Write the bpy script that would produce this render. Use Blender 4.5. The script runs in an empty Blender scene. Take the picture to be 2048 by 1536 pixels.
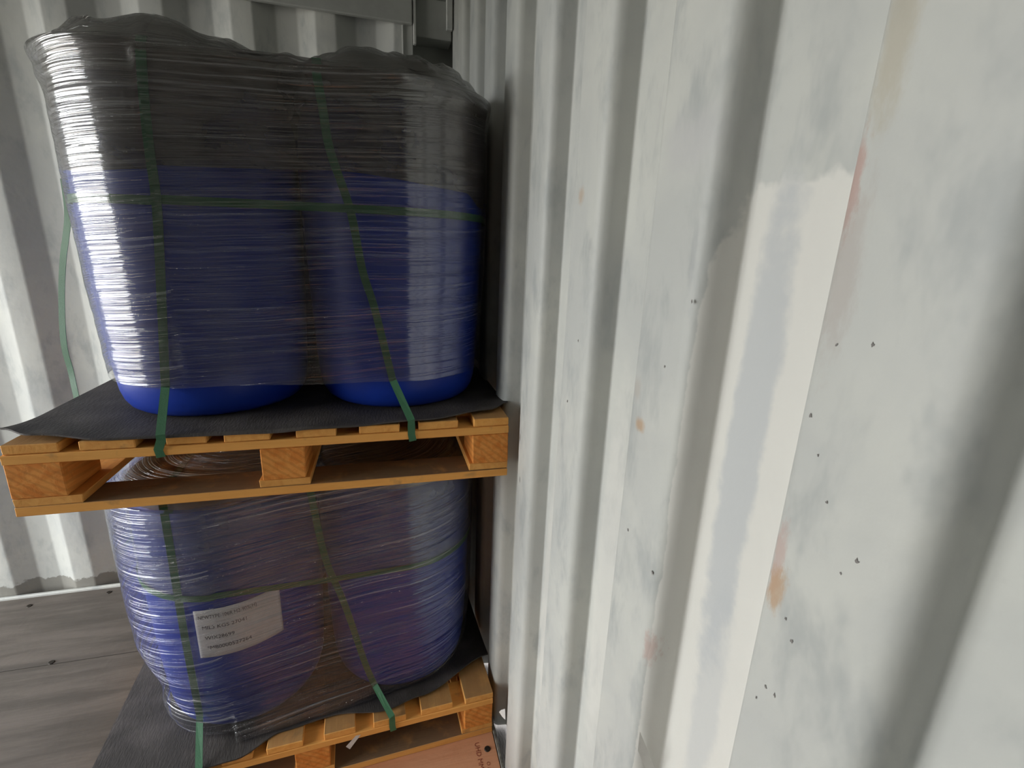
import bpy, bmesh, math, random
from mathutils import Vector, Matrix, noise

random.seed(7)
SC = bpy.context.scene
COL = SC.collection
PI = math.pi

# ------------------------------------------------------------------ camera
cam = bpy.data.cameras.new('camera')
cam.sensor_width = 36.0
cam.lens = 961.6 / 2048 * 36.0
cam.clip_start = 0.01
camo = bpy.data.objects.new('camera', cam)
COL.objects.link(camo)
RT = Vector((0.96587, -0.25645, 0.03640))
UP = Vector((0.03540, 0.26988, 0.96224))
BK = Vector((-0.25659, -0.92811, 0.26975))
m = Matrix((RT, UP, BK)).transposed().to_4x4()
m.translation = Vector((0, 0, 1.6))
camo.matrix_world = m
SC.camera = camo

# ------------------------------------------------------------------ light: overcast daylight, entering by the open end doors
W = bpy.data.worlds.new('world')
SC.world = W
W.use_nodes = True
wt = W.node_tree
bg = wt.nodes['Background']
# overcast: even bright cloud above the horizon, a darker yard below it
tc = wt.nodes.new('ShaderNodeTexCoord')
sx = wt.nodes.new('ShaderNodeSeparateXYZ')
wt.links.new(tc.outputs['Generated'], sx.inputs[0])
mr = wt.nodes.new('ShaderNodeMapRange')
mr.inputs[1].default_value = -0.02
mr.inputs[2].default_value = 0.02
wt.links.new(sx.outputs[2], mr.inputs[0])
mc = wt.nodes.new('ShaderNodeMix')
mc.data_type = 'RGBA'
mc.inputs[6].default_value = (0.30, 0.29, 0.27, 1)
mc.inputs[7].default_value = (0.97, 0.99, 1.0, 1)
wt.links.new(mr.outputs[0], mc.inputs[0])
wt.links.new(mc.outputs[2], bg.inputs[0])
bg.inputs[1].default_value = 25.0
DOOR_X = -3.9
pl = bpy.data.lights.new('door_portal', 'AREA')
pl.shape = 'RECTANGLE'
pl.size = 2.60
pl.size_y = 2.54
pl.cycles.is_portal = True
po = bpy.data.objects.new('door_portal', pl)
po.location = (DOOR_X, 1.07, 1.29)
po.rotation_euler = (0, -PI / 2, 0)
COL.objects.link(po)
SC.view_settings.view_transform = 'Standard'
SC.view_settings.look = 'None'
SC.view_settings.gamma = 1.0
SC.view_settings.use_curve_mapping = False
SC.view_settings.exposure = -0.9
SC.cycles.max_bounces = 5
SC.cycles.diffuse_bounces = 3
SC.cycles.glossy_bounces = 2
SC.cycles.adaptive_threshold = 0.3
SC.cycles.transparent_max_bounces = 24
SC.cycles.use_denoising = True
SC.cycles.use_adaptive_sampling = True


# ------------------------------------------------------------------ helpers
def link(o, parent=None):
    COL.objects.link(o)
    if parent is not None:
        o.parent = parent
    return o


def mesh_obj(name, verts, faces, mat, parent=None, smooth=False, mw=None):
    me = bpy.data.meshes.new(name)
    me.from_pydata([tuple(v) for v in verts], [], faces)
    me.update()
    if smooth:
        me.polygons.foreach_set('use_smooth', [True] * len(me.polygons))
    if mat:
        me.materials.append(mat)
    o = bpy.data.objects.new(name, me)
    link(o, parent)
    if mw is not None:
        o.matrix_world = mw
    return o


def bm_obj(name, bm, mat, parent=None, smooth=False, mw=None):
    me = bpy.data.meshes.new(name)
    bm.normal_update()
    bm.to_mesh(me)
    bm.free()
    if smooth:
        me.polygons.foreach_set('use_smooth', [True] * len(me.polygons))
    if mat:
        me.materials.append(mat)
    o = bpy.data.objects.new(name, me)
    link(o, parent)
    if mw is not None:
        o.matrix_world = mw
    return o


def tag(o, label, cat, group=None):
    o['label'] = label
    o['category'] = cat
    if group:
        o['group'] = group
    return o


def struct(o):
    o['kind'] = 'structure'
    return o


def box_bm(x0, x1, y0, y1, z0, z1, bev=0.0, jit=0.0):
    bm = bmesh.new()
    vs = [bm.verts.new((x, y, z)) for x in (x0, x1) for y in (y0, y1) for z in (z0, z1)]
    for f in ((0, 1, 3, 2), (4, 6, 7, 5), (0, 4, 5, 1), (2, 3, 7, 6), (0, 2, 6, 4), (1, 5, 7, 3)):
        bm.faces.new([vs[i] for i in f])
    if jit:
        for v in vs:
            v.co += Vector((random.uniform(-jit, jit) for _ in range(3)))
    bmesh.ops.recalc_face_normals(bm, faces=bm.faces)
    if bev:
        bmesh.ops.bevel(bm, geom=bm.edges[:], offset=bev, segments=1, affect='EDGES')
    return bm


def box(name, x0, x1, y0, y1, z0, z1, mat, parent=None, bev=0.0, jit=0.0):
    return bm_obj(name, box_bm(x0, x1, y0, y1, z0, z1, bev, jit), mat, parent)


def empty(name, mw):
    o = bpy.data.objects.new(name, None)
    o.empty_display_size = 0.1
    link(o)
    o.matrix_world = mw
    return o


def sm01(x):
    x = max(0.0, min(1.0, x))
    return x * x * (3 - 2 * x)


# ------------------------------------------------------------------ node helpers
class NT:
    def __init__(self, name):
        self.m = bpy.data.materials.new(name)
        self.m.use_nodes = True
        self.t = self.m.node_tree
        self.t.nodes.clear()
        self.out = self.n('ShaderNodeOutputMaterial')

    def n(self, typ, **kw):
        nd = self.t.nodes.new(typ)
        for k, v in kw.items():
            setattr(nd, k, v)
        return nd

    def set(self, sock, v):
        if hasattr(v, 'is_output'):
            self.t.links.new(v, sock)
        elif v is not None:
            if isinstance(v, tuple) and len(v) == 3 and sock.type == 'RGBA':
                v = (*v, 1)
            sock.default_value = v

    def math(self, op, a, b=0.0, c=None, clamp=False):
        nd = self.n('ShaderNodeMath', operation=op, use_clamp=clamp)
        self.set(nd.inputs[0], a)
        self.set(nd.inputs[1], b)
        if c is not None:
            self.set(nd.inputs[2], c)
        return nd.outputs[0]

    def coord(self, which='Object'):
        return self.n('ShaderNodeTexCoord').outputs[which]

    def mapping(self, vec, scale=(1, 1, 1), rot=(0, 0, 0), loc=(0, 0, 0)):
        nd = self.n('ShaderNodeMapping')
        self.set(nd.inputs['Vector'], vec)
        nd.inputs['Scale'].default_value = scale
        nd.inputs['Rotation'].default_value = rot
        nd.inputs['Location'].default_value = loc
        return nd.outputs[0]

    def noise(self, vec, scale=5, detail=4, rough=0.5, dist=0.0):
        nd = self.n('ShaderNodeTexNoise')
        self.set(nd.inputs['Vector'], vec)
        nd.inputs['Scale'].default_value = scale
        nd.inputs['Detail'].default_value = detail
        nd.inputs['Roughness'].default_value = rough
        nd.inputs['Distortion'].default_value = dist
        return nd.outputs[0]

    def ramp(self, v, lo, hi, a=0.0, b=1.0, smooth=True):
        nd = self.n('ShaderNodeMapRange', interpolation_type='SMOOTHSTEP' if smooth else 'LINEAR')
        self.set(nd.inputs[0], v)
        nd.inputs[1].default_value = lo
        nd.inputs[2].default_value = hi
        nd.inputs[3].default_value = a
        nd.inputs[4].default_value = b
        return nd.outputs[0]

    def mix(self, f, a, b, blend='MIX'):
        nd = self.n('ShaderNodeMix', data_type='RGBA', blend_type=blend)
        self.set(nd.inputs[0], f)
        self.set(nd.inputs[6], a)
        self.set(nd.inputs[7], b)
        return nd.outputs[2]

    def sep(self, vec):
        nd = self.n('ShaderNodeSeparateXYZ')
        self.set(nd.inputs[0], vec)
        return nd.outputs

    def bump(self, h, strength=0.3, dist=0.01):
        nd = self.n('ShaderNodeBump')
        nd.inputs['Strength'].default_value = strength
        nd.inputs['Distance'].default_value = dist
        self.set(nd.inputs['Height'], h)
        return nd.outputs[0]

    def bsdf(self, col, rough=0.5, normal=None, spec=0.5, metal=0.0):
        nd = self.n('ShaderNodeBsdfPrincipled')
        self.set(nd.inputs['Base Color'], col)
        self.set(nd.inputs['Roughness'], rough)
        nd.inputs['Specular IOR Level'].default_value = spec
        nd.inputs['Metallic'].default_value = metal
        if normal is not None:
            self.set(nd.inputs['Normal'], normal)
        return nd.outputs[0]

    def fin(self, sh):
        self.t.links.new(sh, self.out.inputs[0])
        return self.m


# ------------------------------------------------------------------ materials
def mat_wall(name, base=(0.455, 0.465, 0.442), stains=(), foot=0.0):
    """painted steel sheet; stains: (y0, z0, ry, rz, ragged, soft, colour, amount) in wall coordinates"""
    t = NT(name)
    P = t.coord()
    n1 = t.noise(P, 3.5, 4, 0.6, 0.4)
    n2 = t.noise(t.mapping(P, (9, 9, 4.0), rot=(0.6, 0, 0)), 1.6, 4, 0.65, 0.2)
    n3 = t.noise(P, 55, 3, 0.6)
    col = t.mix(t.ramp(n1, 0.38, 0.66), base, tuple(c * f for c, f in zip(base, (1.14, 1.13, 1.10))))
    col = t.mix(t.ramp(n2, 0.48, 0.72, 0, 0.75), col, tuple(c * f for c, f in zip(base, (0.76, 0.78, 0.80))))
    col = t.mix(t.ramp(n3, 0.62, 0.8, 0, 0.10), col, (0.30, 0.29, 0.27))
    n4 = t.noise(t.mapping(P, (30, 30, 3.0), loc=(3, 1, 7)), 1.0, 4, 0.75, 0.3)
    col = t.mix(t.ramp(n4, 0.66, 0.72, 0, 0.30), col, (0.42, 0.42, 0.41))
    s = t.sep(P)
    if stains:
        rn = t.math('SUBTRACT', t.noise(P, 26, 3, 0.62), 0.5)
        rf = t.math('SUBTRACT', t.noise(t.mapping(P, (1, 1, 0.45)), 150, 3, 0.65), 0.5)
        rl = t.math('SUBTRACT', t.noise(t.mapping(P, (1, 1, 0.5)), 9, 4, 0.6), 0.5)
        for (y0, z0, ry, rz, ragged, soft, c, amt) in stains:
            pw = 9.0 if soft < 0.05 else 2.5
            a = t.math('POWER', t.math('ABSOLUTE', t.math('MULTIPLY', t.math('SUBTRACT', s[1], y0), 1 / ry)), pw)
            b = t.math('POWER', t.math('ABSOLUTE', t.math('MULTIPLY', t.math('SUBTRACT', s[2], z0), 1 / rz)), pw)
            d = t.math('POWER', t.math('ADD', a, b), 1 / pw)
            d = t.math('MULTIPLY_ADD', rn if ry > 0.015 else rf, ragged, d)
            if ry > 0.015:
                d = t.math('MULTIPLY_ADD', rl, ragged, d)
            col = t.mix(t.ramp(d, 1.0 + soft, 1.0 - soft, 0, amt), col, c)
    if foot:
        fz = t.math('SUBTRACT', s[2], t.math('MULTIPLY', t.noise(t.mapping(P, (1, 1, 1)), 9, 4, 0.7), foot * 2.0))
        col = t.mix(t.ramp(fz, 0.008, 0.0, 0, 0.8), col, (0.17, 0.16, 0.135))
    bumpn = t.bump(t.math('ADD', t.math('MULTIPLY', n1, 0.8), t.math('MULTIPLY', n3, 0.08)), 0.35, 0.012)
    return t.fin(t.bsdf(col, 0.52, bumpn, 0.35))


RED = (0.44, 0.27, 0.23)
RUST = (0.42, 0.27, 0.15)
CHIP = (0.16, 0.15, 0.14)
GREY = (0.42, 0.44, 0.45)
BRT = (0.63, 0.62, 0.575)
stains = [
    # freshly painted repair patch on one recess, ragged on to the web, with a thin worn oval
    (0.385, 0.86, 0.076, 0.805, 0.10, 0.010, BRT, 0.85),
    (0.400, 1.38, 0.026, 0.27, 0.9, 0.25, GREY, 0.75),
    (0.388, 1.06, 0.022, 0.16, 0.9, 0.3, GREY, 0.45),
    (0.885, 1.23, 0.040, 0.29, 0.20, 0.02, BRT, 0.75),
    (0.675, 1.00, 0.035, 0.36, 0.7, 0.3, BRT, 0.45),
    (0.93, 0.75, 0.05, 0.32, 0.5, 0.2, BRT, 0.5),
    # scuffs, rust and red rub marks on the ridges
    (0.296, 1.655, 0.006, 0.030, 2.2, 0.5, RED, 0.7),
    (0.288, 1.590, 0.011, 0.055, 1.6, 0.6, (0.38, 0.33, 0.30), 0.5),
    (0.291, 1.345, 0.006, 0.032, 2.2, 0.5, RED, 0.5),
    (0.287, 1.318, 0.008, 0.022, 1.8, 0.5, RUST, 0.7),
    (0.462, 1.085, 0.006, 0.022, 2.4, 0.5, RED, 0.5),
    (0.541, 1.379, 0.010, 0.008, 1.2, 0.6, RUST, 0.7),
    (0.558, 1.425, 0.008, 0.014, 1.2, 0.6, (0.40, 0.37, 0.33), 0.6),
    (0.286, 1.745, 0.010, 0.05, 1.5, 0.6, (0.40, 0.36, 0.27), 0.6),
    (1.098, 1.138, 0.004, 0.009, 1.0, 0.4, CHIP, 0.8),
    (1.083, 1.027, 0.004, 0.008, 1.0, 0.4, CHIP, 0.7),
    (0.804, 1.690, 0.010, 0.012, 1.5, 0.5, RUST, 0.45),
    (0.752, 1.611, 0.006, 0.010, 1.0, 0.5, (0.36, 0.36, 0.35), 0.5),
    (0.474, 1.600, 0.004, 0.030, 1.2, 0.5, (0.33, 0.34, 0.34), 0.5),
    (0.500, 1.720, 0.04, 0.03, 1.3, 0.6, (0.47, 0.47, 0.46), 0.7),
]
CHIPS = ((0.254, 1.545, .0028), (0.281, 1.540, .0020), (0.227, 1.389, .0032), (0.260, 1.419, .0022),
                     (0.276, 1.452, .0016), (0.290, 1.480, .0024), (0.272, 1.300, .0022), (0.262, 1.285, .0026),
                     (0.276, 1.220, .0026), (0.266, 1.222, .003), (0.283, 1.200, .0018), (0.274, 1.120, .0026),
                     (0.258, 1.10, .0024), (0.236, 1.372, .0016), (0.464, 1.552, .0045), (0.50, 1.47, .0025),
                     (0.47, 1.20, .0045), (0.54, 1.22, .003), (0.80, 1.33, .004), (0.77, 1.45, .003))
M_WALL_R = mat_wall('painted_end_wall', stains=stains)
M_WALL_B = mat_wall('painted_side_wall', foot=0.055)
M_LIP = mat_wall('painted_sill')


def mat_floor(name, a, b, scr):
    t = NT(name)
    P = t.coord()
    n1 = t.noise(t.mapping(P, (0.6, 5, 1)), 3.0, 6, 0.65, 0.3)
    n2 = t.noise(P, 7, 5, 0.6, 0.5)
    n3 = t.noise(t.mapping(P, (3, 70, 1)), 2, 5, 0.7)
    col = t.mix(t.ramp(n1, 0.35, 0.68), a, b)
    col = t.mix(t.ramp(n2, 0.5, 0.75, 0, 0.55), col, tuple(0.55 * (x + y) * 0.9 for x, y in zip(a, b)))
    col = t.mix(t.ramp(n3, 0.66, 0.78, 0, 0.4), col, scr)
    h = t.math('ADD', t.math('MULTIPLY', n3, 0.5), n2)
    return t.fin(t.bsdf(col, t.ramp(n2, 0.3, 0.7, 0.5, 0.75), t.bump(h, 0.35, 0.004), 0.3))


M_FLOOR = mat_floor('worn_plywood_floor', (0.085, 0.074, 0.064), (0.14, 0.12, 0.105), (0.27, 0.24, 0.20))
M_FLOOR_RED = mat_floor('red_brown_plywood_floor', (0.55, 0.25, 0.13), (0.64, 0.32, 0.18), (0.68, 0.42, 0.27))


def mat_wood(name, a, b, dark, axis, rings=False, top_dark=0.0):
    t = NT(name)
    P = t.coord()
    info = t.n('ShaderNodeObjectInfo').outputs['Random']
    off = t.n('ShaderNodeCombineXYZ')
    t.set(off.inputs[0], t.math('MULTIPLY', info, 13.0))
    t.set(off.inputs[1], t.math('MULTIPLY', info, 7.0))
    va = t.n('ShaderNodeVectorMath', operation='ADD')
    t.set(va.inputs[0], P)
    t.set(va.inputs[1], off.outputs[0])
    P2 = va.outputs[0]
    sc = [42, 42, 42]
    sc[axis] = 2.5
    g = t.noise(t.mapping(P2, tuple(sc)), 1.0, 5, 0.6, 0.6)
    sp = t.noise(P2, 14, 4, 0.6, 0.3)
    col = t.mix(t.ramp(g, 0.35, 0.68), a, b)
    if rings:
        w = t.n('ShaderNodeTexWave', wave_type='BANDS', bands_direction='DIAGONAL')
        t.set(w.inputs['Vector'], t.mapping(P2, (1.0, 0.15, 1.25)))
        w.inputs['Scale'].default_value = 26
        w.inputs['Distortion'].default_value = 2.5
        w.inputs['Detail'].default_value = 2
        w.inputs['Detail Scale'].default_value = 1.2
        col = t.mix(t.ramp(w.outputs[1], 0.45, 0.9, 0, 0.30), col, dark)
    col = t.mix(t.ramp(sp, 0.60, 0.76, 0, 0.6), col, dark)
    col = t.mix(t.math('MULTIPLY', info, 0.25), col, dark)
    if top_dark:
        nz_ = t.sep(t.n('ShaderNodeNewGeometry').outputs['True Normal'])[2]
        fd = t.math('MULTIPLY', t.ramp(nz_, 0.6, 0.9, 0, top_dark), t.ramp(sp, 0.25, 0.5, 0.7, 1.0))
        col = t.mix(fd, col, (0.13, 0.095, 0.065))  # upward faces made darker, broken up by noise
    h = t.math('ADD', g, t.math('MULTIPLY', sp, 0.5))
    return t.fin(t.bsdf(col, 0.72, t.bump(h, 0.4, 0.003), 0.25))


M_BOARD_Y = mat_wood('pine_board', (0.92, 0.46, 0.12), (0.82, 0.37, 0.085), (0.30, 0.18, 0.08), 1)
M_BOARD_X = mat_wood('pine_cross_board', (0.92, 0.46, 0.12), (0.83, 0.38, 0.09), (0.34, 0.21, 0.09), 0)
M_BOTTOM = mat_wood('dark_topped_bottom_board', (0.92, 0.46, 0.12), (0.83, 0.38, 0.09), (0.34, 0.21, 0.09), 0, False, 0.9)
M_DECK = mat_wood('dusty_deck_board', (0.92, 0.46, 0.12), (0.82, 0.37, 0.085), (0.30, 0.18, 0.08), 1, False, 0.6)
M_BLOCK = mat_wood('pine_block', (0.84, 0.36, 0.085), (0.70, 0.23, 0.04), (0.38, 0.14, 0.03), 1, True)


def mat_drum():
    t = NT('blue_plastic')
    n1 = t.noise(t.coord(), 6, 3, 0.5)
    col = t.mix(n1, (0.006, 0.030, 0.30), (0.010, 0.045, 0.37))
    return t.fin(t.bsdf(col, 0.38, None, 0.45))


M_DRUM = mat_drum()


def simple(name, col, rough=0.5, metal=0.0, var=0.15, scale=20, spec=0.4):
    t = NT(name)
    n1 = t.noise(t.coord(), scale, 4, 0.6)
    c = t.mix(t.ramp(n1, 0.3, 0.7), tuple(x * (1 - var) for x in col), tuple(x * (1 + var) for x in col))
    return t.fin(t.bsdf(c, rough, t.bump(n1, 0.15, 0.002), spec, metal))


M_TRIM = simple('painted_steel_frame', (0.345, 0.355, 0.33), 0.55, 0, 0.12, 5)
M_BOUNCE_CUT = simple('dark_bounce_cut', (0.085, 0.08, 0.072), 0.6, 0, 0.15, 5)  # invented dark tone for the unseen wall, added to cut bounced light
M_LID = simple('black_plastic_lid', (0.02, 0.02, 0.022), 0.4)
M_RING = simple('steel_ring', (0.45, 0.44, 0.42), 0.4, 0.9)
M_SHEET_EDGE = None


def mat_slip():
    t = NT('black_slip_sheet')
    P = t.coord()
    w = t.noise(t.mapping(P, (240, 60, 60)), 1.0, 2, 0.5)
    n1 = t.noise(P, 8, 4, 0.6)
    col = t.mix(t.ramp(n1, 0.35, 0.7), (0.050, 0.045, 0.042), (0.088, 0.078, 0.073))
    return t.fin(t.bsdf(col, 0.62, t.bump(t.math('ADD', w, n1), 0.5, 0.002), 0.3))


M_SLIP = mat_slip()


def mat_strap():
    t = NT('green_strap')
    P = t.coord()
    n1 = t.noise(P, 30, 3, 0.5)
    n2 = t.noise(t.mapping(P, (300, 300, 300)), 1.0, 1, 0.5)
    col = t.mix(n1, (0.030, 0.115, 0.055), (0.050, 0.165, 0.080))
    return t.fin(t.bsdf(col, 0.5, t.bump(n2, 0.3, 0.001), 0.5))


M_STRAP = mat_strap()


def mat_film(name, haze, streak, slope, gloss=0.12, tint=(0.86, 0.87, 0.90), bump=1.0):
    """clear stretch film: transparent, glossy, with fine stretched wrinkles running round the load (UV: metres)"""
    t = NT(name)
    uv = t.n('ShaderNodeUVMap', uv_map='wrap').outputs[0]
    s = t.sep(uv)
    wob = t.noise(t.mapping(uv, (1.6, 1.2, 1)), 1.0, 2, 0.5)
    v = t.math('SUBTRACT', s[1], t.math('MULTIPLY', s[0], slope))
    v = t.math('MULTIPLY_ADD', wob, 0.06, v)
    def cmb(su, sv):
        c = t.n('ShaderNodeCombineXYZ')
        t.set(c.inputs[0], t.math('MULTIPLY', s[0], su))
        t.set(c.inputs[1], t.math('MULTIPLY', v, sv))
        return c.outputs[0]
    fine = t.noise(cmb(0.7, 105), 1.0, 2, 0.55, 0.1)
    broad = t.noise(cmb(1.5, 26), 1.0, 3, 0.55, 0.3)
    patch = t.noise(cmb(2.0, 7), 1.0, 3, 0.5, 0.3)
    ridge = t.ramp(t.math('ABSOLUTE', t.math('SUBTRACT', fine, 0.52)), 0.035, 0.0)
    lines = t.ramp(fine, 0.60, 0.68)
    h = t.math('ADD', t.math('MULTIPLY', fine, 0.5), t.math('MULTIPLY', broad, 1.0))
    h = t.math('ADD', h, t.math('MULTIPLY', ridge, 0.10))
    nrm = t.bump(h, 1.0, bump * 0.008)
    tr = t.n('ShaderNodeBsdfTransparent')
    t.set(tr.inputs[0], (0.97, 0.97, 0.975))
    gl = t.n('ShaderNodeBsdfGlossy')
    t.set(gl.inputs['Color'], (1.0, 1.0, 1.0))
    gl.inputs['Roughness'].default_value = 0.11
    t.set(gl.inputs['Normal'], nrm)
    df = t.n('ShaderNodeBsdfDiffuse')
    t.set(df.inputs['Color'], tint)
    t.set(df.inputs['Normal'], nrm)
    fr = t.n('ShaderNodeLayerWeight')
    fr.inputs['Blend'].default_value = 0.25
    t.set(fr.inputs['Normal'], nrm)
    hz = t.math('ADD', t.math('MULTIPLY', lines, streak), t.math('MULTIPLY', ridge, streak * 0.45))
    hz = t.math('MULTIPLY', hz, t.ramp(patch, 0.25, 0.7, 0.35, 1.0))
    hz = t.math('ADD', hz, haze, clamp=True)
    m1 = t.n('ShaderNodeMixShader')
    t.set(m1.inputs[0], hz)
    t.t.links.new(tr.outputs[0], m1.inputs[1])
    t.t.links.new(df.outputs[0], m1.inputs[2])
    m2 = t.n('ShaderNodeMixShader')
    t.set(m2.inputs[0], t.math('MULTIPLY_ADD', fr.outputs['Fresnel'], 0.75, gloss, clamp=True))
    t.t.links.new(m1.outputs[0], m2.inputs[1])
    t.t.links.new(gl.outputs[0], m2.inputs[2])
    return t.fin(m2.outputs[0])


def mat_sheet(name, col, opac):
    """cloudy plastic top sheet folded down under the film"""
    t = NT(name)
    uv = t.n('ShaderNodeUVMap', uv_map='wrap').outputs[0]
    n1 = t.noise(t.mapping(uv, (5, 9, 1)), 1.0, 5, 0.6, 0.6)
    n2 = t.noise(t.mapping(uv, (14, 60, 1)), 1.0, 4, 0.6, 0.3)
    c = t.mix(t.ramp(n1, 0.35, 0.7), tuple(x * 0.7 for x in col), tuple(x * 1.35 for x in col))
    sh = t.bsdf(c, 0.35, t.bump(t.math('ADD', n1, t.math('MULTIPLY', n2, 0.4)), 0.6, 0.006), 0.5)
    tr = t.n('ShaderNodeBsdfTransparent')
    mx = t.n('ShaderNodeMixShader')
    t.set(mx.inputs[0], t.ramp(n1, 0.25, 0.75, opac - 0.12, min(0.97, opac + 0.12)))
    t.t.links.new(tr.outputs[0], mx.inputs[1])
    t.t.links.new(sh, mx.inputs[2])
    return t.fin(mx.outputs[0])


M_FILM_UP = mat_film('clear_stretch_film_upper', 0.003, 0.13, 0.06)
M_FILM_LO = mat_film('clear_stretch_film_lower', 0.012, 0.26, 0.11, gloss=0.085, bump=1.5)
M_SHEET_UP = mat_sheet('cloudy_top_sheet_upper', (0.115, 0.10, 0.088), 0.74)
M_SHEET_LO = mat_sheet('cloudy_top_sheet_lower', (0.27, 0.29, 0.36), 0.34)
M_PAPER = simple('white_paper', (0.84, 0.82, 0.80), 0.7, 0, 0.05, 30)
M_INK = simple('black_ink', (0.10, 0.09, 0.10), 0.7, 0, 0.1, 30)
M_REDINK = simple('red_stencil_ink', (0.26, 0.055, 0.03), 0.7, 0, 0.3, 60)
M_CHIP = simple('bare_steel_chip', (0.17, 0.16, 0.15), 0.7, 0, 0.3, 200)
M_SCREW = simple('dark_screw', (0.03, 0.025, 0.02), 0.6, 0.5)
M_DIRT = simple('grey_sealant', (0.16, 0.15, 0.13), 0.8, 0, 0.5, 40)
M_TAPE = simple('pale_tape', (0.62, 0.61, 0.58), 0.4, 0, 0.05, 30)


# ------------------------------------------------------------------ setting: container shell
def fillet(pts, rads, seg=4):
    out = [Vector(pts[0])]
    for i in range(1, len(pts) - 1):
        p = Vector(pts[i]); a = Vector(pts[i - 1]); b = Vector(pts[i + 1]); r = rads[i]
        u = (a - p).normalized(); w = (b - p).normalized()
        d = min(r, (a - p).length * 0.45, (b - p).length * 0.45)
        s = p + u * d; e = p + w * d
        for k in range(seg + 1):
            q = k / seg
            out.append(s * (1 - q) ** 2 + p * 2 * q * (1 - q) + e * q * q)
    out.append(Vector(pts[-1]))
    return out


XI, XO = 0.330, 0.375
ROOF = 2.58
FRONT = -0.20       # side wall behind the camera
BACK = 2.34
# right wall: the container's end wall, deep narrow corrugation
pts, rads = [(FRONT, XO)], [0]
k0 = 0.18
ks = [k0 + 0.27 * k for k in range(-1, 8)]
for h in ks:
    for (y, x, r) in ((h, XO, .004), (h + .007, XI, .020), (h + .119, XI, .007), (h + .140, XO, .006)):
        if FRONT + .02 < y < BACK - .02:
            pts.append((y, x)); rads.append(r)
pts.append((2.335, XO - 0.045)); rads.append(0.004)
pts.append((BACK, XO - 0.045)); rads.append(0)
prof = fillet(pts, rads)
zs = [-0.02, 0.4, 0.8, 1.2, 1.6, 2.0, ROOF]
nz = len(zs)
vs = [(p.y, p.x, z) for p in prof for z in zs]
fs = [(i * nz + j, i * nz + j + 1, (i + 1) * nz + j + 1, (i + 1) * nz + j) for i in range(len(prof) - 1) for j in range(nz - 1)]
wr = mesh_obj('wall_right', vs, fs, M_WALL_R, smooth=False)
wr.data.polygons.foreach_set('use_smooth', [True] * len(wr.data.polygons))
wr.data.set_sharp_from_angle(angle=math.radians(50))
sm = wr.modifiers.new('thickness', 'SOLIDIFY'); sm.thickness = 0.0025; sm.offset = -1
struct(wr)

# small chips in the paint: flakes a fraction of a millimetre proud
for (yy, zz, rr) in CHIPS:
    n = 9
    vs = [(XI - 0.0004, yy, zz)]
    for k in range(n):
        a = 2 * PI * k / n
        q = rr * random.uniform(0.3, 0.9)
        vs.append((XI - 0.0004, yy + q * 0.8 * math.cos(a), zz + q * 1.2 * math.sin(a)))
    mesh_obj('paint_chip', vs, [(0, 1 + k, 1 + (k + 1) % n) for k in range(n)], M_CHIP, wr)

# back wall: the container's side wall, wide trapezoid corrugation
pts, rads = [(0.164, BACK)], [0]
for k in range(1, 17):
    xd = 0.164 - 0.301 * k
    if xd < DOOR_X + 0.35:
        break
    for (x, y) in ((xd + .225, BACK), (xd + .155, BACK + .039), (xd + .076, BACK + .039), (xd, BACK)):
        pts.append((x, y)); rads.append(.006)
pts.append((DOOR_X, BACK)); rads.append(0)
prof = fillet(pts, rads, 3)
zs = [-0.02, 0.5, 1.0, 1.5, 2.0, ROOF]
nz = len(zs)
vs = [(p.x, p.y, z) for p in prof for z in zs]
fs = [(i * nz + j, i * nz + j + 1, (i + 1) * nz + j + 1, (i + 1) * nz + j) for i in range(len(prof) - 1) for j in range(nz - 1)]
wb = mesh_obj('wall_back', vs, fs, M_WALL_B, smooth=True)
wb.data.set_sharp_from_angle(angle=math.radians(20))
struct(wb)
# wall behind the camera: same side panel mirrored, darkened to cut bounced light
vs2 = [(p.x, 2 * FRONT - (p.y - BACK + FRONT), z) for p in prof for z in zs]
x_fix = [(x if x < 0.16 else XO, y, z) for (x, y, z) in vs2]
wf = mesh_obj('wall_front', x_fix, fs, M_BOUNCE_CUT, smooth=True)
wf.data.set_sharp_from_angle(angle=math.radians(20))
struct(wf)
struct(box('ceiling', DOOR_X, 0.50, FRONT - 0.08, BACK + 0.16, ROOF, ROOF + 0.01, M_TRIM))


# corner post recess, casting and rails
def trim(n, *a, mat=M_TRIM, bev=0.004):
    return struct(box('trim_%d' % n, *a, mat, None, bev))


bm = bmesh.new()
ring = [(0.164, BACK), (0.164, 2.455), (0.375, 2.455), (0.375, BACK), (0.332, BACK)]
lo = [bm.verts.new((x, y, -0.02)) for x, y in ring]
hi = [bm.verts.new((x, y, ROOF)) for x, y in ring]
for i in range(len(ring) - 1):
    bm.faces.new((lo[i], lo[i + 1], hi[i + 1], hi[i]))
struct(bm_obj('trim_1', bm, M_TRIM))
trim(2, 0.168, 0.328, 2.345, 2.45, 2.438, ROOF)                      # corner casting block
trim(3, DOOR_X, 0.163, 2.315, 2.338, 2.468, ROOF)                    # top side rail
trim(4, 0.121, 0.127, 2.331, 2.3395, 0.0, 2.466, mat=M_WALL_B, bev=0.0015)   # weld bead
trim(5, DOOR_X, 0.163, 2.322, 2.3385, -0.005, 0.012, mat=M_LIP)   # bottom side rail lip
trim(6, 0.166, 0.178, 2.318, 2.344, 2.40, ROOF, mat=M_WALL_B, bev=0.003)
trim(7, 0.302, 0.328, 2.322, 2.3445, 2.47, ROOF, mat=M_WALL_B, bev=0.003)

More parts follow.
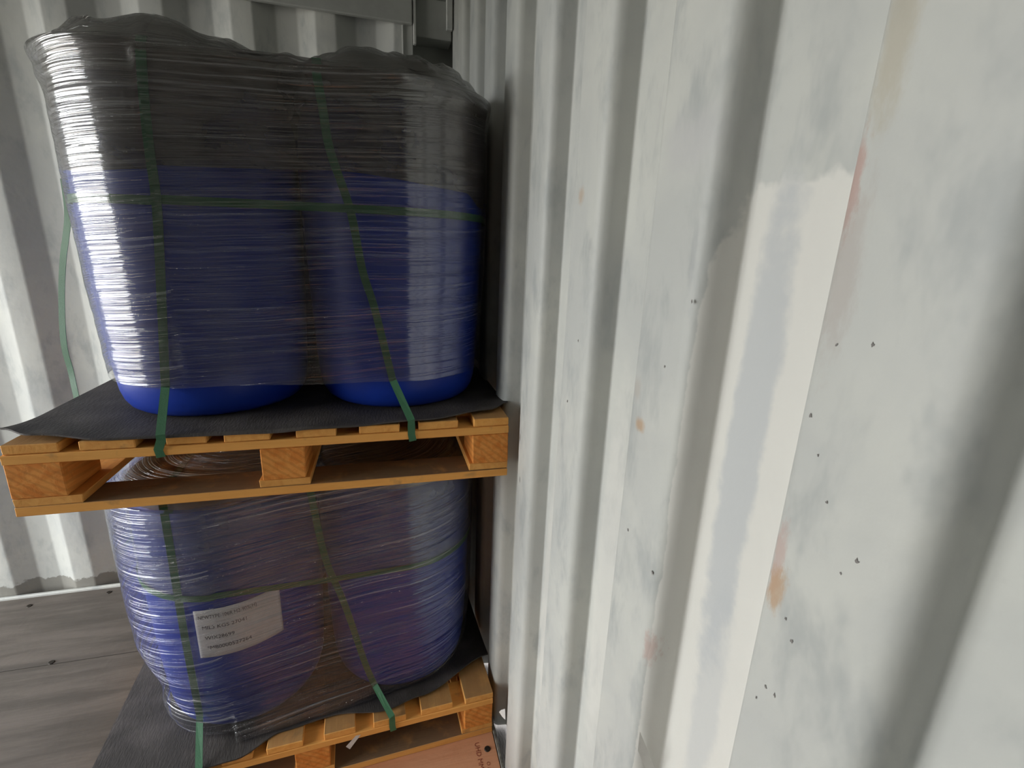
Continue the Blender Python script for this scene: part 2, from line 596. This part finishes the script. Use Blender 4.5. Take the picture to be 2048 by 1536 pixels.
# floor: plywood sheets with screws
floor = empty('floor', Matrix.Identity(4))
struct(floor)
rows = [(FRONT, 0.655), (0.655, 1.88), (1.88, BACK - 0.003)]
cols = [(DOOR_X, -2.9), (-2.9, -0.42), (-0.42, 0.318)]
g = 0.0016
for (ya, yb) in rows:
    for (xa, xb) in cols:
        red = xb > 0
        box('floor_panel', xa + g, xb - g, ya + g, yb - g, -0.03, 0.0, M_FLOOR_RED if red else M_FLOOR, floor, 0.0012)
box('subfloor', DOOR_X, 0.50, FRONT - .05, BACK + .16, -0.07, -0.031, M_SLIP, floor)
box('edge_sealant', 0.3185, 0.3285, FRONT, 2.31, -0.03, 0.004, M_DIRT, floor, 0.002)
sbm = bmesh.new()
bmesh.ops.create_cone(sbm, cap_ends=True, segments=10, radius1=0.011, radius2=0.009, depth=0.003)
sme = bpy.data.meshes.new('screw'); sbm.to_mesh(sme); sbm.free(); sme.materials.append(M_SCREW)
for (x, y) in ((-1.279, 1.889), (-1.555, 2.262), (-1.267, 2.288), (-0.95, 1.336), (0.288, 1.176), (-1.62, 1.889), (-0.94, 1.892), (-1.75, 2.27), (-0.95, 2.28)):
    o = bpy.data.objects.new('screw', sme); link(o, floor); o.location = (x, y, 0.0012)


# ------------------------------------------------------------------ text helper
def text_mesh(body, size, align='LEFT'):
    cu = bpy.data.curves.new('tmp_text', 'FONT')
    cu.body = body
    cu.size = size
    cu.align_x = align
    cu.resolution_u = 3
    o = bpy.data.objects.new('tmp_text', cu)
    COL.objects.link(o)
    dg = bpy.context.evaluated_depsgraph_get()
    me = bpy.data.meshes.new_from_object(o.evaluated_get(dg))
    bpy.data.objects.remove(o)
    bpy.data.curves.remove(cu)
    return me


for body, xx, yy, sz in (('UHD MM - V', 0.262, 1.205, 0.022), ('O A /', 0.288, 1.135, 0.016)):
    me = text_mesh(body, sz)
    rot = Matrix.Rotation(-PI / 2, 4, 'Z')
    me.transform(Matrix.Translation((xx - 0.012, yy, 0.0009)) @ rot)
    me.materials.clear(); me.materials.append(M_REDINK)
    o = bpy.data.objects.new('stencil_marking', me)
    link(o, floor)


# ------------------------------------------------------------------ pallets
PW, PH = 1.111, 0.1695
T_UP = Matrix.Translation((-0.790, 1.177, 0.994))
YAW = math.radians(2.9)
T_LO = Matrix.Translation((-0.7936, 1.174, 0.0)) @ Matrix.Rotation(YAW, 4, 'Z')
BX = [(0.004, 0.104), (0.141, 0.247), (0.306, 0.387), (0.424, 0.522), (0.580, 0.671), (0.725, 0.824), (0.872, 0.974), (1.015, 1.111)]


def make_pallet(mw, label, seed):
    random.seed(seed)
    root = empty('wooden_pallet', mw)
    tag(root, label, 'pallet', 'pallets under the drum loads')
    z = 0.0
    L = 1.125
    for (ya, yb) in ((0, 0.105), (0.505, 0.62), (L - 0.105, L)):
        box('bottom_board', 0.0, PW, ya, yb, 0.0, 0.022, M_BOTTOM, root, 0.0015, 0.0012)
    for (xa, xb) in ((0.0, 0.128), (0.488, 0.604), (1.005, PW)):
        box('bottom_runner', xa, xb, 0.002, L - .002, 0.0225, 0.0415, M_BOARD_Y, root, 0.0015, 0.001)
    for (xa, xb) in ((0.0, 0.104), (0.497, 0.594), (1.013, PW)):
        for (ya, yb) in ((0.0, 0.140), (0.49, 0.635), (L - 0.14, L)):
            box('block', xa, xb, ya, yb, 0.042, 0.1245, M_BLOCK, root, 0.0025, 0.0015)
    for (ya, yb) in ((0.0, 0.10), (0.51, 0.61), (L - 0.10, L)):
        box('stringer_board', 0.0, PW, ya, yb, 0.125, 0.1465, M_BOARD_X, root, 0.0015, 0.001)
    for i, (xa, xb) in enumerate(BX):
        box('deck_board', xa, xb, random.uniform(0.0, 0.004), L - random.uniform(0, .004), 0.147, PH - random.uniform(0, 0.0015), M_DECK, root, 0.002, 0.0006)
    return root


make_pallet(T_LO, 'wooden block pallet standing on the container floor under the lower drums', 3)
make_pallet(T_UP, 'wooden block pallet raised on top of the lower drums, under the upper drums', 5)


# ------------------------------------------------------------------ slip sheets
def slip_sheet(mw, edge_front, edge_right, label, x0=-0.022, x1=1.128, y1=1.12, seed=0.0):
    nx = 90
    th = 0.004
    top, bot = [], []
    rows = [0, .002, .004, .006, .008, .010, .012, .014, .017, .021, .026, .034, .045, .06, .08, .10, .12, .14, .17, .2, .25, .3, .4, .5, .6, .7, .8, .9, 1.0, 1.06]
    ny = len(rows)
    for j in range(ny + 1):
        q = j / ny
        for i in range(nx + 1):
            p = i / nx
            x = x0 + (x1 - x0) * p
            yf, dz = edge_front(p)[:2]
            y = yf + rows[j] if j < ny else y1
            droop = 0.0
            if len(edge_front(p)) > 2:
                droop = edge_front(p)[2] * sm01((0.0 - y) / 0.013)
                if y < -0.001:
                    y = -0.001 + (y + 0.001) * 0.55
            fall = max(0.0, 1 - (y - yf) / 0.14) ** 2
            zr = edge_right(q) * max(0.0, 1 - (x1 - x) / 0.07) ** 2
            z = PH + 0.0012 + dz * fall + zr * (1 - fall) - droop
            z += (0.0025 * fall) * noise.noise((x * 9, y * 9, seed))
            top.append((x, y, z + th)); bot.append((x, y, z))
    n = (nx + 1) * (ny + 1)
    F = []
    for j in range(ny):
        for i in range(nx):
            a = j * (nx + 1) + i
            F.append((a, a + 1, a + nx + 2, a + nx + 1))
            F.append((n + a, n + a + nx + 1, n + a + nx + 2, n + a + 1))
    def rim(ids):
        for a, b in zip(ids[:-1], ids[1:]):
            F.append((a, n + a, n + b, b))
    rim([i for i in range(nx + 1)])
    rim([(ny) * (nx + 1) + nx - i for i in range(nx + 1)])
    rim([(ny - j) * (nx + 1) for j in range(ny + 1)])
    rim([j * (nx + 1) + nx for j in range(ny + 1)])
    o = mesh_obj('slip_sheet', top + bot, F, M_SLIP, None, True, mw)
    o.data.set_sharp_from_angle(angle=math.radians(60))
    return tag(o, label, 'slip sheet', 'black slip sheets on the pallets')


def interp(tab, p):
    for (a, va), (b, vb) in zip(tab[:-1], tab[1:]):
        if p <= b:
            q = (p - a) / (b - a)
            q = q * q * (3 - 2 * q)
            return tuple(x + (y - x) * q for x, y in zip(va, vb)) if isinstance(va, tuple) else va + (vb - va) * q
    return tab[-1][1]


up_edge = [(0, (0.055, 0.016, 0)), (0.06, (0.020, 0.012, 0)), (0.2, (-0.006, 0.0, .002)), (0.35, (-0.009, 0.0, .004)), (0.48, (-0.010, 0.0, .006)), (0.6, (-0.007, 0.0, .003)), (0.8, (0.002, 0.004, 0)), (0.95, (0.045, 0.010, 0)), (1.0, (0.085, 0.014, 0))]
slip_sheet(T_UP, lambda p: interp(up_edge, p), lambda q: 0.0, 'black slip sheet on the raised upper pallet, its corners lifting', seed=1.0)
lo_edge = [(0, (0.03, 0.0)), (0.2, (-0.012, 0.0)), (0.32, (-0.008, 0.0)), (0.42, (0.045, 0.0)), (0.55, (0.055, 0.004)), (0.68, (0.025, 0.006)), (0.78, (0.045, 0.008)), (1.0, (0.135, 0.022))]
slip_sheet(T_LO, lambda p: interp(lo_edge, p), lambda q: 0.012, 'black slip sheet on the floor-level pallet with a wavy front edge', seed=5.0)


# ------------------------------------------------------------------ drums
R = 0.246
CX0, CX1, CY0, CY1 = 0.341, 0.838, 0.312, 0.809
ZC = PH + 0.0055
DH = 0.806


def lathe(name, prof, mat, parent, seg=64, close=True, mw=None):
    vs, fs = [], []
    rows = []
    for (r, z) in prof:
        if r < 1e-6:
            rows.append([len(vs)]); vs.append((0, 0, z))
        else:
            rows.append(list(range(len(vs), len(vs) + seg)))
            vs += [(r * math.cos(2 * PI * k / seg), r * math.sin(2 * PI * k / seg), z) for k in range(seg)]
    for a, b in zip(rows[:-1], rows[1:]):
        for k in range(seg):
            k2 = (k + 1) % seg
            if len(a) == 1 and len(b) == 1:
                continue
            if len(a) == 1:
                fs.append((a[0], b[k2], b[k]))
            elif len(b) == 1:
                fs.append((a[k], a[k2], b[0]))
            else:
                fs.append((a[k], a[k2], b[k2], b[k]))
    o = mesh_obj(name, vs, fs, mat, parent, True)
    o.data.set_sharp_from_angle(angle=math.radians(42))
    return o


def make_drum():
    root = empty('plastic_drum', Matrix.Identity(4))
    body = [(0, 0.006), (0.16, 0.006), (0.166, 0.0), (0.186, 0.0), (0.199, 0.003), (0.211, 0.012), (0.2205, 0.028), (0.2265, 0.050), (0.2305, 0.085), (0.234, 0.14),
            (0.239, 0.26), (0.244, 0.42), (0.246, 0.52), (0.2445, 0.66), (0.243, 0.70), (0.238, 0.722), (0.232, 0.735), (0.231, 0.752), (0.238, 0.757), (0.238, 0.765), (0.22, 0.766), (0, 0.766)]
    lathe('body', body, M_DRUM, root)
    lathe('lock_ring', [(0.2335, 0.752), (0.242, 0.750), (0.2445, 0.757), (0.2445, 0.777), (0.241, 0.783), (0.2335, 0.781)], M_RING, root)
    lid = lathe('lid', [(0.2385, 0.7665), (0.2385, 0.782), (0.226, 0.790), (0.216, 0.802), (0.19, DH), (0.12, DH - 0.004), (0, DH - 0.004)], M_LID, root)
    return root


def copy_tree(o):
    c = o.copy(); COL.objects.link(c)
    for ch in o.children:
        d = ch.copy(); COL.objects.link(d); d.parent = c
    return c


proto = make_drum()
first = True
for mw in (T_UP, T_LO):
    up = mw is T_UP
    lv = 'upper' if up else 'lower'
    spots = [((CX0, CY0), 'blue plastic drum at the left front of the %s load%s' % (lv, '' if up else ', behind the white paper label')),
             ((CX1, CY0), 'blue plastic drum at the right front of the %s load, beside the end wall' % lv),
             ((CX0, CY1), 'blue plastic drum at the left rear of the %s load, behind the front drums' % lv),
             ((CX1, CY1), 'blue plastic drum at the right rear of the %s load, in the container corner' % lv)]
    for (x, y), lab in spots:
        d = proto if first else copy_tree(proto)
        first = False
        d.matrix_world = mw @ Matrix.Translation((x, y, ZC)) @ Matrix.Rotation(random.uniform(0, 6), 4, 'Z')
        tag(d, lab, 'drum', 'blue drums in the wrapped loads')

# ------------------------------------------------------------------ stretch film, top sheets
SX, SY = CX1 - CX0, CY1 - CY0
ARC = R * PI / 2
PER = 2 * SX + 2 * SY + 4 * ARC


def hull(u):
    """plan outline round the four drums; u in metres from the left end of the front straight"""
    u %= PER
    segs = [('s', (CX0, CY0), (CX1, CY0), (0, -1)), ('a', (CX1, CY0), -PI / 2), ('s', (CX1, CY0), (CX1, CY1), (1, 0)), ('a', (CX1, CY1), 0),
            ('s', (CX1, CY1), (CX0, CY1), (0, 1)), ('a', (CX0, CY1), PI / 2), ('s', (CX0, CY1), (CX0, CY0), (-1, 0)), ('a', (CX0, CY0), PI)]
    for s in segs:
        if s[0] == 's':
            L = math.hypot(s[2][0] - s[1][0], s[2][1] - s[1][1])
            if u <= L:
                q = u / L
                n = s[3]
                return (s[1][0] + (s[2][0] - s[1][0]) * q, s[1][1] + (s[2][1] - s[1][1]) * q), n, 4 * q * (1 - q)
            u -= L
        else:
            if u <= ARC:
                a = s[2] + u / R
                return s[1], (math.cos(a), math.sin(a)), 0.0
            u -= ARC
    return (CX0, CY0), (0, -1), 0.0


def taper(h):
    """how far the drum wall lies inside its widest radius at height h"""
    tab = [(0, 0.05), (0.012, 0.035), (0.028, 0.0255), (0.05, 0.0195), (0.085, 0.0155), (0.14, 0.012), (0.26, 0.007), (0.42, 0.002), (0.52, 0.0), (9, 0.0)]
    for (a, va), (b, vb) in zip(tab[:-1], tab[1:]):
        if h <= b:
            return va + (vb - va) * (max(h, a) - a) / (b - a)
    return 0.0


def sheath(name, mat, mw, offset, zlo, ztop, dome, nu=420, nv=110, ntop=26, uvs=True):
    """film tube round the drums closed over the top; offset(u,z) from drum hull, zlo(u) its lower edge, dome(x,y,s) its height over the top"""
    vs, uv = [], []
    cx, cy = (CX0 + CX1) / 2, (CY0 + CY1) / 2
    for i in range(nu):
        u = PER * i / nu
        (c, n, sag) = hull(u)
        zl, zt = zlo(u), ztop(u)
        for j in range(nv + 1):
            q = j / nv
            z = zl + (zt - zl) * q
            o = R + offset(u, z) - taper(z - ZC)
            vs.append((c[0] + n[0] * o, c[1] + n[1] * o, z)); uv.append((u, z))
        o = R + offset(u, zt)
        ex, ey = c[0] + n[0] * o, c[1] + n[1] * o
        for j in range(1, ntop + 1):
            s = 1 - (j / ntop) ** 1.15 * 0.97
            x = cx + (ex - cx) * s; y = cy + (ey - cy) * s
            vs.append((x, y, dome(x, y, s, zt))); uv.append((u, zt + (1 - s) * 0.45))
    row = nv + 1 + ntop
    fs = []
    for i in range(nu):
        a = i * row; b = ((i + 1) % nu) * row
        for j in range(row - 1):
            fs.append((a + j, b + j, b + j + 1, a + j + 1))
    ob = mesh_obj(name, vs, fs, mat, None, True, mw)
    lay = ob.data.uv_layers.new(name='wrap')
    dat = []
    for i in range(nu):
        for j in range(row - 1):
            a = uv[i * row + j]; d = uv[i * row + j + 1]
            un = uv[((i + 1) % nu) * row + j][0] if i < nu - 1 else PER
            dat += [a[0], a[1], un, a[1], un, d[1], d[0] if i else 0.0, d[1]]
    lay.data.foreach_set('uv', dat)
    return ob


def bumpn(u, lo, hi, soft):
    return sm01((u - lo) / soft + 0.5) * (1 - sm01((u - hi) / soft + 0.5))


UF_R = SX                      # end of front straight
UL0 = PER - ARC - SY           # left side straight starts (rear), runs to the front
def near_drum(x, y):
    return min(math.hypot(x - a, y - b) for a in (CX0, CX1) for b in (CY0, CY1))


def dome_fn(base, amp, lift, seed):
    def f(x, y, s, zt):
        d = near_drum(x, y)
        on = sm01((0.30 - d) / 0.12)
        t = sm01((1 - s) / 0.10)
        z = zt + (base + lift * on - zt) * t - 0.028 * (1 - on) * t
        z += amp * t * (abs(noise.noise((x * 9, y * 14, seed))) + 0.6 * noise.noise((x * 22, y * 30, seed + 3)))
        return z
    return f


# upper load
def off_up(u, z):
    zz = z - (ZC + 0.766)
    o = 0.0115 + 0.003 * noise.noise((u * 2.2, z * 7, 1.0)) + 0.0012 * noise.noise((u * 5, z * 45, 2.0))
    o += 0.012 * sm01((zz + 0.03) / 0.05) * (0.6 + noise.noise((u * 6, z * 25, 3.0)))
    # gathered knot of film at the top left
    o += 0.010 * bumpn(u, UL0 + 0.20, UL0 + SY + 0.12, 0.16) * bumpn(z, ZC + 0.735, ZC + 0.815, 0.05)
    o += 0.014 * bumpn(z, ZC + 0.02, ZC + 0.04, 0.03) * 0
    return max(o, 0.0090)


film_up = sheath('stretch_film', M_FILM_UP, T_UP, off_up,
                 lambda u: ZC + 0.082 + 0.006 * math.sin(u * 2.1 + 1) + 0.004 * noise.noise((u * 5, 0, 0)),
                 lambda u: ZC + 0.800 + 0.012 * noise.noise((u * 3, 4, 0)),
                 dome_fn(ZC + DH + 0.022, 0.022, 0.022, 2.0))
tag(film_up, 'clear wrinkled stretch film wrapped around the upper load of drums', 'stretch film', 'stretch film around the loads')
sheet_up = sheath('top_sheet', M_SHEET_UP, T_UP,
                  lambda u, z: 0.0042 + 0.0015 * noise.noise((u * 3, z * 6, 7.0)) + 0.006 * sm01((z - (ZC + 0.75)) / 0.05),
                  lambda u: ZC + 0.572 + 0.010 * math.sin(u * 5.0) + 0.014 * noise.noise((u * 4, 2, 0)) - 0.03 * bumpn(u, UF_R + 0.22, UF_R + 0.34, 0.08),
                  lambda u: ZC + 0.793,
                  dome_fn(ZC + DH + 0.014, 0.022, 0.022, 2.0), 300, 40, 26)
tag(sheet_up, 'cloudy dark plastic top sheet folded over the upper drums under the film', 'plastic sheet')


# lower load
def off_lo(u, z):
    h = (z - ZC)
    o = 0.0120 + 0.004 * noise.noise((u * 2.0, z * 6, 11.0)) + 0.0012 * noise.noise((u * 5, z * 40, 12.0))
    left = max(bumpn(u, UL0 + 0.2, PER + 0.1, 0.4), bumpn(u + PER, UL0 + 0.2, PER + 0.1, 0.4))
    front = bumpn(u, -0.5, SX - 0.1, 0.3) if u < SX + ARC else 0.0
    o += 0.034 * left * sm01((h - 0.08) / 0.22)
    o += (0.028 * left + 0.040 * front) * max(0.0, 1 - h / 0.16) ** 2.0
    return max(o, 0.0095)


film_lo = sheath('stretch_film', M_FILM_LO, T_LO, off_lo,
                 lambda u: ZC + 0.004 + 0.002 * noise.noise((u * 5, 0, 9)) + 0.05 * bumpn(u, SX + 0.1, SX + ARC + SY, 0.3),
                 lambda u: ZC + 0.785,
                 lambda x, y, s, zt: zt + (ZC + DH + 0.0035 - zt) * sm01((1 - s) / 0.08) - 0.03 * (1 - sm01((0.31 - near_drum(x, y)) / 0.1)))
tag(film_lo, 'clear wrinkled stretch film around the lower load, flaring out at its foot', 'stretch film', 'stretch film around the loads')
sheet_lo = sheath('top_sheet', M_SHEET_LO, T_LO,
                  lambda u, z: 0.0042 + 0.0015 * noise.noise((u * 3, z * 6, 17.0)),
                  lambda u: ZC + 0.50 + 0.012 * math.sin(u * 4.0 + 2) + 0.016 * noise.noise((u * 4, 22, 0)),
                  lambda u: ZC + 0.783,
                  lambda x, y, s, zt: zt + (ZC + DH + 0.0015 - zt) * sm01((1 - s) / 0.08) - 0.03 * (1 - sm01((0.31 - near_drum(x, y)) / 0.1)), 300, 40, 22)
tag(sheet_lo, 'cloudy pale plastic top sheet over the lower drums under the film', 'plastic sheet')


# ------------------------------------------------------------------ straps
def ribbon(name, pts, nrms, width, mat, mw, th=0.0011, closed=False):
    n = len(pts)
    vs, fs = [], []
    P = [Vector(p) for p in pts]
    for i in range(n):
        a = P[(i - 1) % n] if closed else P[max(0, i - 1)]
        b = P[(i + 1) % n] if closed else P[min(n - 1, i + 1)]
        t = (b - a).normalized()
        nn = Vector(nrms[i])
        nn = (nn - t * nn.dot(t)).normalized()
        w = t.cross(nn).normalized() * (width / 2)
        h = nn * (th / 2)
        vs += [P[i] - w - h, P[i] + w - h, P[i] + w + h, P[i] - w + h]
    for i in range(n if closed else n - 1):
        a = 4 * i; b = 4 * ((i + 1) % n)
        for k in range(4):
            k2 = (k + 1) % 4
            fs.append((a + k, a + k2, b + k2, b + k))
    if not closed:
        fs.append((3, 2, 1, 0)); e = 4 * (n - 1); fs.append((e, e + 1, e + 2, e + 3))
    o = mesh_obj(name, vs, fs, mat, None, False, mw)
    bm = bmesh.new(); bm.from_mesh(o.data)
    bmesh.ops.recalc_face_normals(bm, faces=bm.faces)
    bm.to_mesh(o.data); bm.free()
    return o


def smooth_path(pts, n=12):
    P = [Vector(p) for p in pts]
    out = []
    for i in range(len(P) - 1):
        p0 = P[max(0, i - 1)]; p1 = P[i]; p2 = P[i + 1]; p3 = P[min(len(P) - 1, i + 2)]
        for k in range(n):
            t = k / n
            out.append(0.5 * ((2 * p1) + (p2 - p0) * t + (2 * p0 - 5 * p1 + 4 * p2 - p3) * t * t + (3 * p1 - p0 - 3 * p2 + p3) * t ** 3))
    out.append(P[-1])
    return out


YF = CY0 - R          # drum front in pallet coordinates


def front_y(x, off):
    if CX0 <= x <= CX1:
        return YF - off
    c = CX0 if x < CX0 else CX1
    return CY0 - math.sqrt(max(0.0, (R + off) ** 2 - (x - c) ** 2))


def vertical_strap(mw, xz, foot, label, zt, edge):
    """xz: (x, z) points top to bottom on the front of the load; foot: x where it goes round the pallet's stringer board"""
    OFF = 0.0082
    pts, nr = [], []
    # start at the rear, over the top, down the front
    xb = xz[0][0]
    yb = CY1 + R + 0.0075
    pts += [(xb, 1.129, 0.128), (xb, 1.129, PH + 0.008)]; nr += [(0, 1, 0), (0, 1, 0.3)]
    for z in (0.30, 0.5, 0.7, ZC + 0.76):
        pts.append((xb, yb, z)); nr.append((0, 1, 0))
    pts.append((xb, yb - 0.012, zt)); nr.append((0, 0.7, 0.7))
    for q in (0.9, 0.5, 0.1):
        pts.append((xb, YF + (yb - YF) * q, zt + 0.002)); nr.append((0, 0, 1))
    pts.append((xb, YF + 0.004, zt - 0.002)); nr.append((0, -0.7, 0.7))
    mid = smooth_path([(x, 0, z) for x, z in xz], 10)
    for p in mid:
        pts.append((p.x, front_y(p.x, OFF - taper(p.z - ZC)), p.z)); nr.append((0, -1, 0))
    ed = min(-0.002, edge((foot + 0.022) / 1.15)[0] - 0.003)
    fx = foot + 0.012 * (1 if foot < 0.5 else 0)
    pts.append((fx, ed, PH + 0.009)); nr.append((0, -1, 0.3))
    pts.append((fx, ed, PH - 0.004)); nr.append((0, -1, -0.2))
    pts.append((foot, -0.0025, 0.140)); nr.append((0, -1, 0))
    pts.append((foot + 0.003, -0.0025, 0.122)); nr.append((0, -1, 0))
    pts.append((foot + 0.003, 0.006, 0.1225)); nr.append((0, -0.5, -1))
    pts.append((foot + 0.003, 0.09, 0.1225)); nr.append((0, 0, -1))
    o = ribbon('packing_strap', pts, nr, 0.0185, M_STRAP, mw)
    return tag(o, label, 'strap', 'green straps on the drum loads')


def to_local(mw, pts):
    inv = mw.inverted()
    return [tuple(inv @ Vector(p)) for p in pts]


def lx(mw, pts):
    return [(p[0], p[2]) for p in to_local(mw, pts)]


s1 = lx(T_UP, [(-.437, 1.236, 1.949), (-.444, 1.236, 1.861), (-.448, 1.236, 1.769), (-.451, 1.236, 1.653), (-.474, 1.236, 1.441), (-.496, 1.236, 1.262)])
vertical_strap(T_UP, s1, 0.291, 'upright green strap on the left drum of the upper load', ZC + DH + 0.004, lambda p: interp(up_edge, p))
s2 = lx(T_UP, [(-.116, 1.236, 1.945), (-.108, 1.236, 1.88), (-.098, 1.236, 1.797), (-.062, 1.236, 1.674), (-.041, 1.236, 1.539), (-.016, 1.236, 1.444), (.021, 1.236, 1.262)])
vertical_strap(T_UP, s2, 0.853, 'slanting green strap on the right drum of the upper load', ZC + DH + 0.004, lambda p: interp(up_edge, p))
s3 = lx(T_LO, [(-.546, 1.25, .957), (-.548, 1.25, .755), (-.552, 1.25, .549), (-.554, 1.25, .343), (-.556, 1.25, .25)])
vertical_strap(T_LO, s3, 0.246, 'upright green strap on the left drum of the lower load', ZC + DH + 0.0008, lambda p: interp(lo_edge, p))
s4 = lx(T_LO, [(-.202, 1.25, .957), (-.178, 1.25, .744), (-.134, 1.25, .569), (-.088, 1.25, .339), (-.066, 1.25, .25)])
vertical_strap(T_LO, s4, 0.781, 'slanting green strap on the right drum of the lower load', ZC + DH + 0.0008, lambda p: interp(lo_edge, p))


def loop_strap(mw, zf, label):
    pts, nr = [], []
    N = 240
    for i in range(N):
        u = PER * i / N
        c, n, s = hull(u)
        o = R + 0.0062
        pts.append((c[0] + n[0] * o, c[1] + n[1] * o, zf(u))); nr.append((n[0], n[1], 0))
    o = ribbon('packing_strap', pts, nr, 0.0185, M_STRAP, mw, 0.001, True)
    return tag(o, label, 'strap', 'green straps on the drum loads')


loop_strap(T_UP, lambda u: 1.674 - 0.994 + 0.003 * math.sin(u * 3), 'level green strap around the middle of the upper load')
loop_strap(T_LO, lambda u: 0.676 + 0.012 * math.sin(u * 1.9 + 3.4), 'level green strap around the middle of the lower load')

# loose strap bowing out at the left side of the upper load
lp = smooth_path(to_local(T_UP, [(-.712, 1.452, 1.72), (-.728, 1.470, 1.637), (-.782, 1.520, 1.53), (-.815, 1.543, 1.427), (-.832, 1.545, 1.310), (-.830, 1.545, 1.235), (-.824, 1.534, 1.180), (-.818, 1.524, 1.130)]), 10)
tag(ribbon('packing_strap', lp, [(-0.3, -1, 0.0)] * len(lp), 0.017, M_STRAP, T_UP), 'slack green strap bowing out at the left side of the upper load', 'strap', 'green straps on the drum loads')

# ------------------------------------------------------------------ paper label on the lower left drum
a0, a1 = math.asin((-.531 + .469) / .2495), math.asin((-.323 + .469) / .2495)
DC = (CX0, CY0)
RL = R + 0.0016 - 0.001


def on_drum(s, w, r):
    """s metres along the drum's girth from its front, w height; local pallet coordinates"""
    a = s / R - 0.0
    return (DC[0] + r * math.sin(a), DC[1] - r * math.cos(a), w)


S0, S1, Z0, Z1 = -0.066, 0.152, 0.470, 0.626
SK = 0.0
vs, fs = [], []
NU, NV = 28, 10
for i in range(NU + 1):
    for j in range(NV + 1):
        s = S0 + (S1 - S0) * i / NU + 0.004 * (1 - j / NV) * (1 if i == 0 else 0) * 0
        lift = 0.012 * (i / NU) ** 2
        vs.append(on_drum(s, Z0 + 0.012 * (i / NU) + (Z1 - Z0 - 0.018 * (1 - i / NU) * 0) * j / NV, RL))
for i in range(NU):
    for j in range(NV):
        a = i * (NV + 1) + j
        fs.append((a, a + NV + 1, a + NV + 2, a + 1))
lab = mesh_obj('paper_label', vs, fs, M_PAPER, None, True, T_LO)
sd = lab.modifiers.new('thickness', 'SOLIDIFY'); sd.thickness = 0.0003; sd.offset = -1
tag(lab, 'white paper label with four printed lines on the lower left drum', 'label')
for body, s, z in (('NEWTYPE-106R H2-90%(H)', 0.010, 0.128), ('MIL3 KGS 27041', 0.016, 0.094), ('WIX28699', 0.020, 0.060), ('*MB0000527264', 0.022, 0.027)):
    me = text_mesh(body, 0.0165)
    fixed = 0.118 if 'NEW' in body else None
    w = max(v.co.x for v in me.vertices)
    kx = (0.145 / w) if fixed else 1.0
    for v in me.vertices:
        x, y = v.co.x * kx, v.co.y
        ss = S0 + s + x
        v.co = on_drum(ss, Z0 + 0.012 * ((s + x) / (S1 - S0)) + z + y, RL + 0.0006)
    me.materials.clear(); me.materials.append(M_INK)
    o = bpy.data.objects.new('printed_line', me)
    link(o, lab)

# ------------------------------------------------------------------ small scraps
def scrap(name, pts, mat, label, cat, th=0.0006):
    o = mesh_obj(name, pts, [tuple(range(len(pts)))], mat)
    md = o.modifiers.new('thickness', 'SOLIDIFY'); md.thickness = th
    return tag(o, label, cat)


scrap('tape_strip', [(0.3310, 0.4512, 0.9520), (0.3320, 0.4512, 0.9160), (0.3490, 0.4512, 0.8770), (0.3660, 0.4512, 0.8700)], M_TAPE, 'small pale sliver of tape stuck low on the end wall', 'tape', 0.0003)
scrap('tape_curl', [(0.329, 1.128, 0.215), (0.318, 1.135, 0.205), (0.314, 1.142, 0.190), (0.322, 1.132, 0.180), (0.329, 1.118, 0.182)], M_TAPE, 'curled scrap of tape peeling off the end wall beside the lower pallet', 'tape')
scrap('film_scrap', [(-0.123, 1.2078, 0.138), (-0.109, 1.2082, 0.137), (-0.143, 1.2070, 0.090), (-0.154, 1.2066, 0.104)], M_TAPE, 'tiny torn scrap of film hanging at the front of the lower pallet', 'scrap', 0.0004)
